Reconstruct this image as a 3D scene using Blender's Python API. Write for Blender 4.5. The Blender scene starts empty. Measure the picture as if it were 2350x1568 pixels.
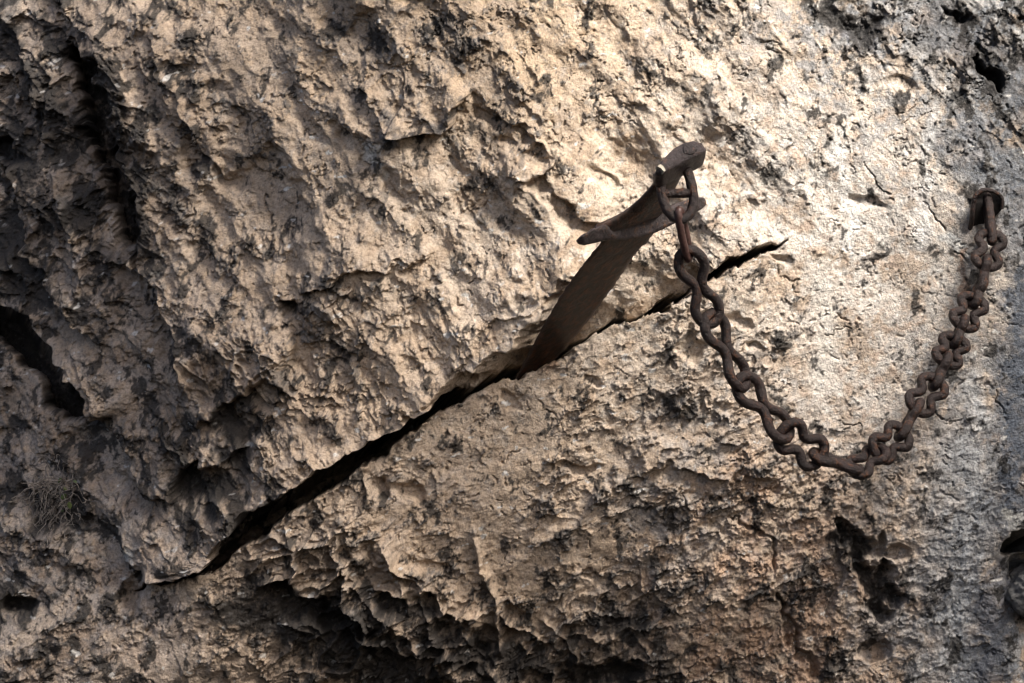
import bpy, bmesh, math, random, time
import numpy as np
from mathutils import Vector

T0 = time.time()
scene = bpy.context.scene
C = scene.collection
random.seed(7)

# ------------------------------------------------------------------ camera, sky, sun, exposure
DIST = 6.0                      # metres from the lens to the cliff plane (y = 0)
WID = 2.0                       # metres of cliff the picture spans
ZC = 3.2                        # height of the picture's centre above the path
S = WID / 2350.0                # metres per measuring unit (the photograph at 2350 units wide)

cam_data = bpy.data.cameras.new('camera')
cam = bpy.data.objects.new('camera', cam_data)
C.objects.link(cam)
cam.location = (0, -DIST, ZC)
cam.rotation_euler = (math.radians(90), 0, 0)
cam_data.sensor_width = 36
cam_data.lens = 36 * DIST / WID
cam_data.clip_start = 0.1
cam_data.clip_end = 500
cam_data.dof.use_dof = True
cam_data.dof.focus_distance = DIST - 0.12
cam_data.dof.aperture_fstop = 8.0
scene.camera = cam

SUN = Vector((0.46, -0.50, 0.72)).normalized()
world = bpy.data.worlds.new('World')
scene.world = world
world.use_nodes = True
wn = world.node_tree
sky = wn.nodes.new('ShaderNodeTexSky')
sky.sky_type = 'NISHITA'
sky.sun_disc = False
sky.sun_elevation = math.asin(SUN.z)
sky.sun_rotation = math.atan2(SUN.x, SUN.y)
sky.air_density = 0.8
sky.dust_density = 6.0
sky.ozone_density = 0.3
wn.links.new(sky.outputs[0], wn.nodes['Background'].inputs[0])
wn.nodes['Background'].inputs[1].default_value = 0.05

sd = bpy.data.lights.new('sun', 'SUN')
sd.energy = 5.0
sd.angle = math.radians(33)
sd.color = (1.0, 0.935, 0.85)
sun = bpy.data.objects.new('sun', sd)
C.objects.link(sun)
sun.location = (3, -3, 8)
sun.rotation_euler = (-SUN).to_track_quat('-Z', 'Y').to_euler()

vs = scene.view_settings
vs.view_transform = 'Standard'
vs.look = 'None'
vs.exposure = 2.22
vs.gamma = 1.0
vs.use_curve_mapping = False
scene.cycles.max_bounces = 4
scene.cycles.use_denoising = True
scene.cycles.filter_width = 1.25

# ------------------------------------------------------------------ noise
f32 = np.float32
_rng = np.random.default_rng(11)
PERM = np.tile(_rng.permutation(256).astype(np.int32), 2)
_ga = _rng.random(256) * 2 * math.pi
GX, GY = np.cos(_ga).astype(f32), np.sin(_ga).astype(f32)
RND = _rng.random((256, 4)).astype(f32)


def _hash(ix, iy, seed):
    return PERM[(PERM[(ix + seed * 37) & 255] + iy + seed * 91) & 255]


def perlin(x, y, seed=0):
    fx, fy = np.floor(x), np.floor(y)
    ix, iy = fx.astype(np.int32), fy.astype(np.int32)
    dx, dy = (x - fx).astype(f32), (y - fy).astype(f32)
    u = dx * dx * dx * (dx * (dx * 6 - 15) + 10)
    v = dy * dy * dy * (dy * (dy * 6 - 15) + 10)

    def g(ox, oy):
        h = _hash(ix + ox, iy + oy, seed)
        return GX[h] * (dx - ox) + GY[h] * (dy - oy)
    a, b, c, d = g(0, 0), g(1, 0), g(0, 1), g(1, 1)
    a = a + u * (b - a)
    c = c + u * (d - c)
    return (a + v * (c - a)) * f32(1.5)


def fbm(x, y, oct=4, seed=0, gain=0.5, lac=2.03):
    x, y = x * f32(.891) - y * f32(.454), x * f32(.454) + y * f32(.891)
    s, amp = np.zeros(x.shape, f32), 1.0
    for k in range(oct):
        s += f32(amp) * perlin(x, y, seed + k * 7)
        x, y = (x * f32(.80) - y * f32(.60)) * f32(lac) + f32(13.7), (x * f32(.60) + y * f32(.80)) * f32(lac) + f32(5.1)
        amp *= gain
    return s


def ridged(x, y, oct=4, seed=0, gain=0.5, lac=2.1):
    s, amp, w = np.zeros(x.shape, f32), 1.0, 1.0
    for k in range(oct):
        n = 1 - np.abs(perlin(x, y, seed + k * 5))
        n = n * n * w
        s += f32(amp) * n
        w = np.clip(n * 1.6, 0, 1)
        x, y = (x * f32(.77) - y * f32(.638)) * f32(lac) + f32(3.3), (x * f32(.638) + y * f32(.77)) * f32(lac) + f32(17.9)
        amp *= gain
    return s


def worley(x, y, seed=0):
    """F1, F2, a random number per cell and the offset to the cell's point."""
    fx, fy = np.floor(x), np.floor(y)
    ix, iy = fx.astype(np.int32), fy.astype(np.int32)
    dx, dy = (x - fx).astype(f32), (y - fy).astype(f32)
    f1 = np.full(x.shape, 9, f32)
    f2 = np.full(x.shape, 9, f32)
    cid = np.zeros(x.shape, np.int32)
    ox_, oy_ = np.zeros(x.shape, f32), np.zeros(x.shape, f32)
    for oy in (-1, 0, 1):
        for ox in (-1, 0, 1):
            h = _hash(ix + ox, iy + oy, seed)
            ex = RND[h, 0] + ox - dx
            ey = RND[h, 1] + oy - dy
            d = ex * ex + ey * ey
            near = d < f1
            f2 = np.where(near, f1, np.minimum(f2, d))
            f1 = np.where(near, d, f1)
            cid = np.where(near, h, cid)
            ox_ = np.where(near, ex, ox_)
            oy_ = np.where(near, ey, oy_)
    return np.sqrt(f1), np.sqrt(f2), cid, ox_, oy_


def sstep(a, b, x):
    t = np.clip((x - a) / (b - a), 0, 1)
    return t * t * (3 - 2 * t)


# ------------------------------------------------------------------ the cliff: a grid of points
def axis(n_in, lo, hi, n_out, ratio):
    core = np.linspace(lo, hi, n_in)
    st = core[1] - core[0]
    steps = st * ratio ** np.arange(1, n_out + 1)
    off = np.cumsum(steps)
    return np.concatenate([lo - off[::-1], core, hi + off])


GX_N, GY_N = 1210, 810
ax = axis(GX_N, -60, 2410, 42, 1.10)      # measuring units, left to right
ay = axis(GY_N, -50, 1618, 42, 1.10)      # top to bottom
NX, NY = len(ax), len(ay)
gx, gy = np.meshgrid(ax, ay)
gx = gx.astype(f32)
gy = gy.astype(f32)


def macro(x, y):
    """The broad shape of the cliff, metres towards the open air."""
    m = np.zeros(x.shape, f32)
    dl = np.clip(880 - x - 0.25 * (y - 784), 0, 1600)
    m -= 0.33 * (dl / 800) ** 1.5
    db = np.clip(y - 1130 + 0.10 * (x - 1175) - 0.45 * np.clip(620 - x, 0, 600), 0, 900)
    m -= (0.19 - 0.11 * np.clip((x - 1300) / 500, 0, 1)) * (db / 450) ** 1.7
    dt = np.clip(330 - y, 0, 800)
    m -= 0.02 * (dt / 300) ** 1.6
    dr = np.clip(x - 2020, 0, 900)
    m += 0.05 * (dr / 300) ** 1.5
    return m


m0 = macro(gx, gy)
# where each grid point is seen from the photograph's stand, to lay the measured features on it
QX = (1175 + (gx - 1175) * DIST / (DIST - m0)).astype(f32)
QY = (784 + (gy - 784) * DIST / (DIST - m0)).astype(f32)

# wobble used to make every hand-laid edge irregular
WX = fbm(QX / 70, QY / 70, 4, 1) * 16
WY = fbm(QX / 70, QY / 70, 4, 31) * 16

# ---- control table: how rough / crusted / stained / shade-darkened the rock is around each spot
#        x     y    scal crust dark grey oran redd pale grain
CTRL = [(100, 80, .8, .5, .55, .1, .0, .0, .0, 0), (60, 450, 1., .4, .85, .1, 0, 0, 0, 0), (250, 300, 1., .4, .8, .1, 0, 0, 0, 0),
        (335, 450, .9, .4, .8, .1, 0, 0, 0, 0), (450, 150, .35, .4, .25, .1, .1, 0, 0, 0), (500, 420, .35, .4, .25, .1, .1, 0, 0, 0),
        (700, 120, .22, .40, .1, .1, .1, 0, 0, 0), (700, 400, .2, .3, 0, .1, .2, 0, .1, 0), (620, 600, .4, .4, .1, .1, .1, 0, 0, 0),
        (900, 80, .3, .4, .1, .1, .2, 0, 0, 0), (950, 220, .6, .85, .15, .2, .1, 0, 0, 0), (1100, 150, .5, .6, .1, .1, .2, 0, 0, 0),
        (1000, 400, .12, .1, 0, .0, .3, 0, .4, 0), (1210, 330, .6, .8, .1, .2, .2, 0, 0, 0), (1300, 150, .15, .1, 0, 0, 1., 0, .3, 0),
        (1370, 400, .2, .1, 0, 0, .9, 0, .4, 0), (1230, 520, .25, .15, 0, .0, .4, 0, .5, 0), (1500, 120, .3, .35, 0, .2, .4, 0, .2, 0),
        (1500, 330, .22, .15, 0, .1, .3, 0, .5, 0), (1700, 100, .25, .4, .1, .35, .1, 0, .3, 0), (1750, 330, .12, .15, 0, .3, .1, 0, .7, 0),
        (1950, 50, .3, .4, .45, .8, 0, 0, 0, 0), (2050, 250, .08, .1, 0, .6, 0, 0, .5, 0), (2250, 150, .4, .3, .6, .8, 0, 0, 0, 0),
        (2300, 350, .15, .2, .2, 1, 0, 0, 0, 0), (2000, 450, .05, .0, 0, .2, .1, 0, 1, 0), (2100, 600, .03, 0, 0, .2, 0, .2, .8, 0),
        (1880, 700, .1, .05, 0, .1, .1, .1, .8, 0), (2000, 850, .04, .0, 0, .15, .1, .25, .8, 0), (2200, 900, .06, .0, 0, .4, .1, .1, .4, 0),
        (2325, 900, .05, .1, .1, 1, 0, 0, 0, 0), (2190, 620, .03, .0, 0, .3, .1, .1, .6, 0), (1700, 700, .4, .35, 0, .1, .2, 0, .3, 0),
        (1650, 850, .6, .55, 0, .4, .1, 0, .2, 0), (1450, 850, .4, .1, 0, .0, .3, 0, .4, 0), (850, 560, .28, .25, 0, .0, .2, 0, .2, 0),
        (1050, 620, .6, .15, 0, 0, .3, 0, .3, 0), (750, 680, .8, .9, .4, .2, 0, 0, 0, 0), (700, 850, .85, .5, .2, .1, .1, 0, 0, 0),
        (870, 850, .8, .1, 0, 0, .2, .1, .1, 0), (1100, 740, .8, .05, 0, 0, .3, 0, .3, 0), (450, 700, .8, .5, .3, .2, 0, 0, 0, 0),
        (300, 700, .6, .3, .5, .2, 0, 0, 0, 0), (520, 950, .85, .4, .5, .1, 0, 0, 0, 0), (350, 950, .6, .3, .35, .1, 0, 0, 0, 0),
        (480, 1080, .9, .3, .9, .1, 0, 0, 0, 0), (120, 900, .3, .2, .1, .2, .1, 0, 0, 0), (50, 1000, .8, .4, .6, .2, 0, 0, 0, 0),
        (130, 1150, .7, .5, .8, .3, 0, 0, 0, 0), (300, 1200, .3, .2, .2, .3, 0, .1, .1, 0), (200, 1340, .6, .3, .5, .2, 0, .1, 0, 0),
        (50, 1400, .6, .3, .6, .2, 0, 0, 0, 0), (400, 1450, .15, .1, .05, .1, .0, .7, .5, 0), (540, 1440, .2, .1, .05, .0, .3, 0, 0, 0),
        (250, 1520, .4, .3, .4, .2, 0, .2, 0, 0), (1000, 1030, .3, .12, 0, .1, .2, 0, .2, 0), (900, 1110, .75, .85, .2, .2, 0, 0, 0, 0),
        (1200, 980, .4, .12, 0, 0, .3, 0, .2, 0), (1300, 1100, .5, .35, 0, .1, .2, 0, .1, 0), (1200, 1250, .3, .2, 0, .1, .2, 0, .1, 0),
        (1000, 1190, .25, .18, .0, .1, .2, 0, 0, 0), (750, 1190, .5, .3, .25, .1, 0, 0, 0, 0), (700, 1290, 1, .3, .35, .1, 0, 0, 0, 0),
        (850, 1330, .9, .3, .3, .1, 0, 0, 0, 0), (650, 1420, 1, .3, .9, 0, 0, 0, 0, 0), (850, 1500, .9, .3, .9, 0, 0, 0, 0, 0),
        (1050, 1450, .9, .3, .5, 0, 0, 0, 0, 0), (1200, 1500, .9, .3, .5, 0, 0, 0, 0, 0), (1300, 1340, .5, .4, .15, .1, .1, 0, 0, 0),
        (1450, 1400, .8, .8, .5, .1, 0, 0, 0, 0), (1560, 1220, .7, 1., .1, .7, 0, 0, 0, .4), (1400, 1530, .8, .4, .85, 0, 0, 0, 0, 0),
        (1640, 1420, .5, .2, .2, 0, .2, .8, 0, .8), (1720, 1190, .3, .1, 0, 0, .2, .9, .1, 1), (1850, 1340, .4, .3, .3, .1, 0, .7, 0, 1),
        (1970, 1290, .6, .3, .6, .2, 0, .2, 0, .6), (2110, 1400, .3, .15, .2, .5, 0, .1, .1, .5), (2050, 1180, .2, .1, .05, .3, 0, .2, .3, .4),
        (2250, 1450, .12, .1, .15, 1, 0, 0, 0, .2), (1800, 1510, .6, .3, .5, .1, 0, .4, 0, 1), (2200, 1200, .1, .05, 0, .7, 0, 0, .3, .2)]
CT = np.array(CTRL, f32)
names = ['scal', 'crust', 'dark', 'grey', 'oran', 'redd', 'pale', 'grain']


def control(x, y, sig=120.0):
    # evaluated on a coarse lattice, then sampled bilinearly
    lx = np.arange(-700, 3050, 25, dtype=f32)
    ly = np.arange(-700, 2300, 25, dtype=f32)
    X, Y = np.meshgrid(lx, ly)
    num = np.zeros((8,) + X.shape, f32)
    den = np.full(X.shape, 1e-9, f32)
    for row in CT:
        r2 = (X - row[0]) ** 2 + (Y - row[1]) ** 2
        w = np.exp(-r2 / (2 * sig * sig)) + 1e-4 / (1 + r2 / 1e4)
        den += w
        for k in range(8):
            num[k] += w * row[2 + k]
    num /= den
    fx = np.clip((x - lx[0]) / 25, 0, len(lx) - 1.01)
    fy = np.clip((y - ly[0]) / 25, 0, len(ly) - 1.01)
    ix, iy = fx.astype(np.int32), fy.astype(np.int32)
    tx, ty = fx - ix, fy - iy
    out = {}
    for k, n in enumerate(names):
        a = num[k]
        out[n] = ((a[iy, ix] * (1 - tx) + a[iy, ix + 1] * tx) * (1 - ty) + (a[iy + 1, ix] * (1 - tx) + a[iy + 1, ix + 1] * tx) * ty).astype(f32)
    return out


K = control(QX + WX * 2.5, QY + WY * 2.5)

H = np.zeros(gx.shape, f32)

def seg_dist(X, Y, pts):
    """Distance to a polyline, signed (positive on its left when walking it with y down = the upper side walking rightwards), and place along it 0..1."""
    pts = [np.array(p, f32) for p in pts]
    L = [float(np.hypot(*(b - a)[:2])) for a, b in zip(pts[:-1], pts[1:])]
    tot, acc = sum(L), 0.0
    best = np.full(X.shape, 1e9, f32)
    sgn = np.zeros(X.shape, f32)
    tt = np.zeros(X.shape, f32)
    ex = np.zeros(X.shape, f32)
    for (a, b, l) in zip(pts[:-1], pts[1:], L):
        d = (b - a)[:2] / l
        rx, ry = X - a[0], Y - a[1]
        t = np.clip(rx * d[0] + ry * d[1], 0, l)
        qx, qy = rx - t * d[0], ry - t * d[1]
        dist = np.hypot(qx, qy)
        near = dist < best
        best = np.where(near, dist, best)
        sgn = np.where(near, np.where(rx * d[1] - ry * d[0] > 0, 1, -1), sgn)
        tt = np.where(near, (acc + t) / tot, tt)
        if len(a) > 2:
            ex = np.where(near, a[2] + (b[2] - a[2]) * t / l, ex)
        acc += l
    return best * sgn, tt, ex


def window(pts, pad):
    xs = [p[0] for p in pts]
    ys = [p[1] for p in pts]
    return np.nonzero((QX > min(xs) - pad) & (QX < max(xs) + pad) & (QY > min(ys) - pad) & (QY < max(ys) + pad))


side = np.zeros(gx.shape, f32)
dAll, _, _ = seg_dist(QX, QY, [(-900, 1750), (345, 1340), (528, 1245), (1000, 925), (1500, 715), (1850, 535), (2100, 560), (3200, 900)])
side = sstep(-25, 25, dAll)                       # 1 above, 0 below
for ang, part, sd_, kk in ((52, side, 7, 1.0), (-24, 1 - side, 27, .6)):
    ca_, sa_ = math.cos(math.radians(ang)), math.sin(math.radians(ang))
    GA, GB = QX * ca_ + QY * sa_, -QX * sa_ + QY * ca_
    wide = part * kk * (1 - .8 * sstep(1650, 1950, QX))
    H += 0.030 * wide * fbm(GA / 420 + WX / 200, GB / 230 + WY / 200, 3, sd_)
    H += 0.020 * wide * (1 - .5 * sstep(850, 1100, QX)) * (ridged(GA / 520 + WX / 150, GB / 170 + WY / 150, 3, sd_ + 10) - .8)


def scarp(pts, amp, back=90, edge=5, wob=1.0, ends=0.12):
    """A broken edge: the left side of the walk stands proud by amp metres and sinks back over 'back' units."""
    w = window(pts, back * 3)
    d, t, _ = seg_dist(QX[w] + wob * WX[w], QY[w] + wob * WY[w], pts)
    e = sstep(0, ends, t) * sstep(0, ends, 1 - t)
    H[w] += amp * e * sstep(-edge, edge, d) * np.exp(-np.clip(d, 0, None) / back)


def groove(pts, depth, wob=0.6, soft=0.45, ends=0.04):
    """A cleft; each point carries its width."""
    w = window(pts, 60)
    d, t, wd = seg_dist(QX[w] + wob * WX[w], QY[w] + wob * WY[w], pts)
    e = sstep(0, ends, t) * sstep(0, ends, 1 - t)
    hw = wd * 0.5 + 0.01
    H[w] -= depth * e * (1 - sstep(1 - soft, 1 + soft, np.abs(d) / hw))


def crest(pts, amp, wid=8, wob=0.6, ends=0.15):
    w = window(pts, wid * 6)
    d, t, _ = seg_dist(QX[w] + wob * WX[w], QY[w] + wob * WY[w], pts)
    e = sstep(0, ends, t) * sstep(0, ends, 1 - t)
    H[w] += amp * e * np.exp(-np.abs(d) / wid)


def pit(x, y, rx, ry, ang, depth, wob=1.3, lip=0.45):
    c, s_ = math.cos(math.radians(ang)), math.sin(math.radians(ang))
    w = window([(x, y)], 1.6 * max(rx, ry) + 20)
    X, Y = QX[w] + wob * WX[w] - x, QY[w] + wob * WY[w] - y
    a, b = (X * c + Y * s_) / rx, (-X * s_ + Y * c) / ry
    r = np.sqrt(a * a + b * b)
    H[w] -= depth * (1 - sstep(1 - lip, 1 + lip, r))


# ---- the long crevice the sword sits in, and the overhanging block above it
CREV = [(300, 1362), (345, 1340), (480, 1305), (528, 1248), (600, 1178), (690, 1118), (800, 1058), (900, 992), (1000, 928), (1090, 884),
        (1200, 850), (1280, 818), (1400, 750), (1530, 700), (1590, 662), (1650, 625), (1720, 585), (1800, 552), (1840, 540)]
LIP = [(300, 1355), (345, 1332), (480, 1295), (528, 1235), (600, 1160), (690, 1092), (800, 1030), (900, 968), (1000, 900), (1055, 850),
       (1130, 785), (1205, 752), (1262, 665), (1310, 610), (1400, 585), (1486, 560), (1560, 580), (1640, 612), (1720, 573), (1800, 545), (1860, 530)]
w = window(CREV, 1500)
dC, tC, _ = seg_dist(QX[w] + 0.8 * WX[w], QY[w] + 0.8 * WY[w], CREV)
dL, tL, _ = seg_dist(QX[w] + 1.2 * WX[w], QY[w] + 1.2 * WY[w], LIP)
taper = sstep(0.0, 0.10, tC) * sstep(0.0, 0.16, 1 - tC)
upper = sstep(-3, 3, dL)
under = np.clip(dC / np.maximum(dC - dL, 1.0), 0, 1)             # 0 at the crevice, 1 at the lip, on the overhang's underside
hU = 0.10
rec = sstep(1130, 1215, QX[w]) * (1 - .85 * sstep(1290, 1380, QX[w]))
hU = hU - 0.062 * sstep(1290, 1420, QX[w])
blk = np.where(dL > 0, hU * np.exp(-dL / 260.0), np.where(dC > 0, hU * under ** (1.2 + 1.1 * rec) - (0.02 + 0.07 * rec) * (1 - under), -0.012 * np.exp(dC / 12.0) + 0.034 * np.exp(dC / 170.0)))
H[w] += taper * blk
groove([(300, 1362, 4), (345, 1340, 5), (480, 1305, 18), (528, 1250, 44), (600, 1182, 68), (690, 1120, 66), (800, 1060, 54), (900, 996, 38), (1000, 928, 30),
        (1090, 884, 12), (1200, 850, 16), (1280, 818, 14), (1340, 784, 4), (1400, 750, 3), (1480, 720, 3), (1525, 704, 20), (1565, 680, 10), (1600, 656, 2), (1632, 636, 12), (1660, 620, 18), (1720, 588, 17),
        (1780, 562, 9), (1806, 550, 2)], 0.45, wob=0.8, soft=0.16)

# ---- broken edges, clefts, hollows that can be made out
# left-hand dark buttresses
scarp([(170, 40), (262, 180), (290, 330), (325, 430), (345, 580), (420, 760), (450, 900)], 0.10, 160, 6, 1.4)
scarp([(0, -20), (70, 110), (110, 230), (125, 340)], 0.05, 90, 5)
scarp([(10, 330), (70, 470), (70, 560), (150, 660), (230, 780)], 0.06, 90, 5, 1.4)
groove([(-80, 655, 70), (40, 755, 80), (110, 832, 80), (165, 912, 84), (215, 975, 40)], 0.24, soft=.3, wob=1.0)
groove([(180, 90, 34), (225, 220, 64), (255, 340, 70), (290, 460, 58), (318, 570, 26)], 0.13, soft=.5, wob=1.6)
scarp([(-60, 640), (60, 735), (130, 808), (185, 885), (240, 975)], 0.07, 120, 5)
groove([(300, 360, 14), (325, 450, 20), (345, 560, 10), (352, 640, 5)], 0.05)
pit(20, 340, 45, 24, 15, .07)
pit(40, 1390, 30, 22, 0, .06, 1.6, .6)
pit(470, 1090, 52, 58, 20, .045, 1.5, .6)
pit(560, 960, 40, 60, -20, .03)
scarp([(480, 960), (540, 900), (600, 860), (690, 850)], .05, 120, 6, 1.6)
scarp([(410, 1140), (440, 1040), (540, 1020), (600, 980)], .05, 100, 6, 1.6)
scarp([(350, 60), (420, 190), (470, 330), (560, 420)], .025, 120, 6, 1.6)
pit(685, 690, 22, 24, 0, .03)
pit(110, 1170, 60, 40, 20, .05)
pit(305, 1370, 26, 40, 10, .05)
scarp([(380, 1330), (300, 1290), (240, 1210), (200, 1160)], -0.02, 60, 6)
# flake with the deep shadow, top centre
scarp([(880, 285), (905, 305), (960, 300), (1025, 296), (1042, 275), (1048, 235), (1090, 212)], 0.05, 70, 4, .6)
scarp([(830, 190), (880, 250), (892, 300)], 0.025, 70, 5)
scarp([(1290, 345), (1230, 318), (1175, 280), (1120, 228), (1080, 205)], -0.022, 60, 5)
scarp([(1175, 395), (1230, 400), (1290, 350)], .022, 60, 5)
pit(1120, 265, 30, 16, 35, .02)
pit(1215, 300, 18, 14, 0, .018)
pit(1235, 345, 22, 20, 0, .018)
pit(1160, 325, 20, 14, 30, .016)
pit(905, 430, 16, 45, -25, .012)
pit(1330, 500, 24, 60, -40, .022)
pit(1380, 405, 22, 44, -45, .02)
pit(1250, 405, 26, 20, 30, .02)
scarp([(1400, 540), (1340, 480), (1290, 430), (1260, 370)], -0.018, 60, 5)
scarp([(430, 215), (540, 250), (640, 300), (700, 370)], .0, 60)
for (a, b, c, d_) in ((560, 260, 12, 40), (470, 340, 20, 34), (530, 380, 26, 50), (800, 300, 16, 36), (730, 190, 14, 30), (640, 330, 14, 30)):
    pit(a, b, c, d_, -32, .016)
# rough band above the crevice
scarp([(680, 650), (760, 640), (860, 590), (960, 590), (1010, 560)], 0.028, 80, 6, 1.5)
scarp([(560, 880), (640, 830), (700, 720)], 0.02, 60, 6, 1.5)
scarp([(1060, 850), (1120, 740), (1210, 690), (1280, 640)], 0.012, 40, 5, 1.5)
# bottom: honeycombed underside of the lower block
scarp([(560, 1340), (660, 1330), (760, 1370), (900, 1450), (1000, 1510), (1080, 1560), (1110, 1640)], 0.042, 110, 13, 1.2)
crest([(840, 1235), (930, 1290), (1010, 1345), (1060, 1395), (1140, 1440)], 0.020, 22)
for pts, am, wd in (([(855, 1226), (910, 1287), (961, 1335), (1015, 1379), (1056, 1410), (1140, 1396)], .024, 7), ([(1096, 1199), (1093, 1274), (1120, 1342), (1140, 1396), (1151, 1460), (1158, 1530)], .022, 7),
                    ([(1140, 1396), (1188, 1440), (1230, 1500)], .018, 6), ([(1056, 1420), (1076, 1474), (1113, 1505), (1151, 1474)], .024, 6), ([(780, 1410), (859, 1464), (933, 1491), (1035, 1488), (1096, 1511), (1137, 1545), (1205, 1552)], .026, 8),
                    ([(896, 1257), (915, 1310), (930, 1370)], .020, 6), ([(961, 1335), (975, 1400), (1000, 1440)], .02, 6), ([(930, 1370), (1000, 1400), (1056, 1420)], .016, 5), ([(870, 1330), (930, 1360)], .016, 5),
                    ([(543, 1291), (640, 1250), (713, 1226), (830, 1190)], .014, 6), ([(577, 1342), (679, 1308), (798, 1287), (870, 1250)], .016, 7), ([(620, 1380), (720, 1350), (800, 1345)], .016, 7), ([(720, 1226), (745, 1290), (735, 1350)], .014, 6),
                    ([(800, 1290), (830, 1350), (870, 1400), (930, 1440)], .018, 7), ([(1240, 1400), (1300, 1460), (1330, 1530)], .018, 6), ([(1200, 1470), (1290, 1450), (1400, 1470)], .016, 6), ([(640, 1420), (720, 1450), (790, 1500)], .016, 7)):
    crest(pts, am * 1.25, wd, .9)
for (a, b, c, d_, e_, g_) in ((985, 1385, 30, 20, 20, .03), (1040, 1430, 34, 18, 15, .03), (1110, 1465, 44, 26, 10, .035), (1090, 1500, 30, 24, 0, .03), (1190, 1460, 24, 18, 40, .022),
                              (900, 1380, 26, 24, 30, .03), (940, 1330, 22, 16, 30, .02), (700, 1390, 60, 26, 10, .03), (790, 1430, 50, 30, 25, .03), (640, 1360, 30, 22, 0, .03),
                              (1180, 1400, 22, 14, 30, .02), (1390, 1545, 70, 28, -8, .045), (850, 1255, 16, 20, 0, .02), (880, 1110, 20, 26, 20, .03), (940, 1130, 30, 24, 20, .025),
                              (1300, 1440, 20, 16, 0, .02), (1340, 1330, 26, 9, 5, .015), (1000, 1300, 44, 18, 35, .016), (1330, 1080, 36, 12, -8, .016), (1180, 915, 26, 14, 20, .018),
                              (1360, 880, 24, 12, 15, .014), (1585, 790, 18, 34, -20, .02), (1690, 730, 34, 12, 20, .015), (1740, 800, 30, 12, 15, .015), (900, 1040, 46, 14, -10, .008)):
    pit(a, b, c, d_, e_, g_)
scarp([(1310, 870), (1260, 830), (1200, 855)], .0, 40)
scarp([(1460, 1080), (1540, 1060), (1600, 1090), (1680, 1110)], .018, 60, 4)
scarp([(830, 1090), (840, 1150), (800, 1200), (730, 1230)], .02, 60, 6)
# right side: smooth, small clefts
groove([(1938, 1190, 8), (1945, 1225, 26), (1975, 1275, 34), (2005, 1330, 44), (2030, 1390, 40), (2045, 1440, 14)], 0.055, 2.2, .8)
pit(2010, 1250, 16, 26, 0, .04)
pit(2050, 1270, 30, 14, 15, .03)
pit(2010, 1500, 22, 26, 30, .03)
scarp([(1900, 1430), (1935, 1300), (1925, 1220)], -.02, 60, 6)
groove([(1770, 1350, 6), (1800, 1410, 16), (1830, 1470, 12), (1860, 1560, 30)], .03, 2.0, .8)
groove([(1680, 1170, 3), (1760, 1240, 7), (1790, 1300, 12)], .015, 1.5)
groove([(2248, 128, 8), (2268, 158, 26), (2290, 190, 24), (2302, 212, 6)], .06, 1.2, .6)
pit(2200, 35, 24, 12, 20, .03, 1.6, .7)
pit(1960, 55, 46, 26, 10, .022, 1.6, .9)
pit(2070, 190, 30, 14, 10, .008)
for pts in ([(1985, 385, 2), (2015, 410, 4), (2045, 440, 3)], [(2120, 465, 2), (2150, 490, 5), (2165, 520, 4)], [(2190, 575, 3), (2240, 585, 5)],
            [(1920, 720, 2), (1950, 740, 5)], [(1900, 765, 2), (1960, 760, 4)], [(2290, 890, 2), (2310, 960, 5)],
            [(1940, 965, 2), (1990, 985, 4)], [(2140, 915, 2), (2170, 960, 4)]):
    groove(pts, .008, 1.5)
pit(1800, 600, 30, 12, 10, .012)
pit(1990, 470, 40, 12, 12, .01)
# the rock's own right-hand edge, rolling away from the light beside the boulder
w = np.nonzero((QX > 2150) & (QY > 950))
edgeX = 2305 + np.clip(QY[w] - 1290, 0, None) * 0.34 + 0.6 * WX[w]
dE = QX[w] - edgeX
roll = np.clip((dE + 80) / 80, 0, 1.0)
H[w] -= (0.04 * roll ** 2 + 0.14 * sstep(0, 40, dE)) * sstep(1230, 1330, QY[w])
pit(2346, 1252, 42, 24, -22, .20, .8, .3)

# ---- weathering: grain runs down to the right above the crevice, up to the right below it

def detail(x, y, ang, st, seed):
    c, s_ = math.cos(math.radians(ang)), math.sin(math.radians(ang))
    a = (x * c + y * s_) / st
    b = (-x * s_ + y * c)
    wx = fbm(a / 60, b / 60, 4, seed) * 22
    wy = fbm(a / 60, b / 60, 4, seed + 3) * 22
    a2, b2 = a + wx, b + wy
    big, big2, cid, ox, oy = worley(a2 / 74, b2 / 74, seed + 1)
    med, med2, cid2, ox2, oy2 = worley(a2 / 31, b2 / 31, seed + 2)
    sm, sm2, cid3, _, _ = worley(a2 / 13, b2 / 13, seed + 4)
    tilt = (RND[cid, 2] - .5) * ox + (RND[cid, 3] - .5) * oy
    tilt2 = (RND[cid2, 2] - .5) * ox2 + (RND[cid2, 3] - .5) * oy2
    cups = np.clip(big, 0, 1.1) ** 1.5 * 0.022 * (0.4 + RND[cid, 2]) + tilt * 0.030 + (RND[cid, 3] - .5) * 0.010
    fine = np.clip(med, 0, 1.1) ** 1.4 * 0.009 * (0.3 + 1.2 * RND[cid2, 2]) + tilt2 * 0.016 + (RND[cid2, 3] - .5) * 0.006
    fine += np.clip(sm, 0, 1.1) ** 1.3 * 0.0055 * (0.2 + 1.3 * RND[cid3, 2])
    hx, hx2, hid, _, _ = worley(a2 / 52 + 7.3, b2 / 60, seed + 15)
    hy, hy2, _, _, _ = worley(a2 / 27 + 3.1, b2 / 24, seed + 16)
    comb = (1 - sstep(.02, .26, hx2 - hx)) - .8 * (RND[hid, 1] * sstep(.05, .5, hx2 - hx)) + .35 * (1 - sstep(.02, .28, hy2 - hy))
    rg = ridged(a2 / 48, b2 / 48, 5, seed + 9)
    rough = fbm(a / 22, b / 22, 4, seed + 12, .54)
    return cups, fine, comb, rg, rough


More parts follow.
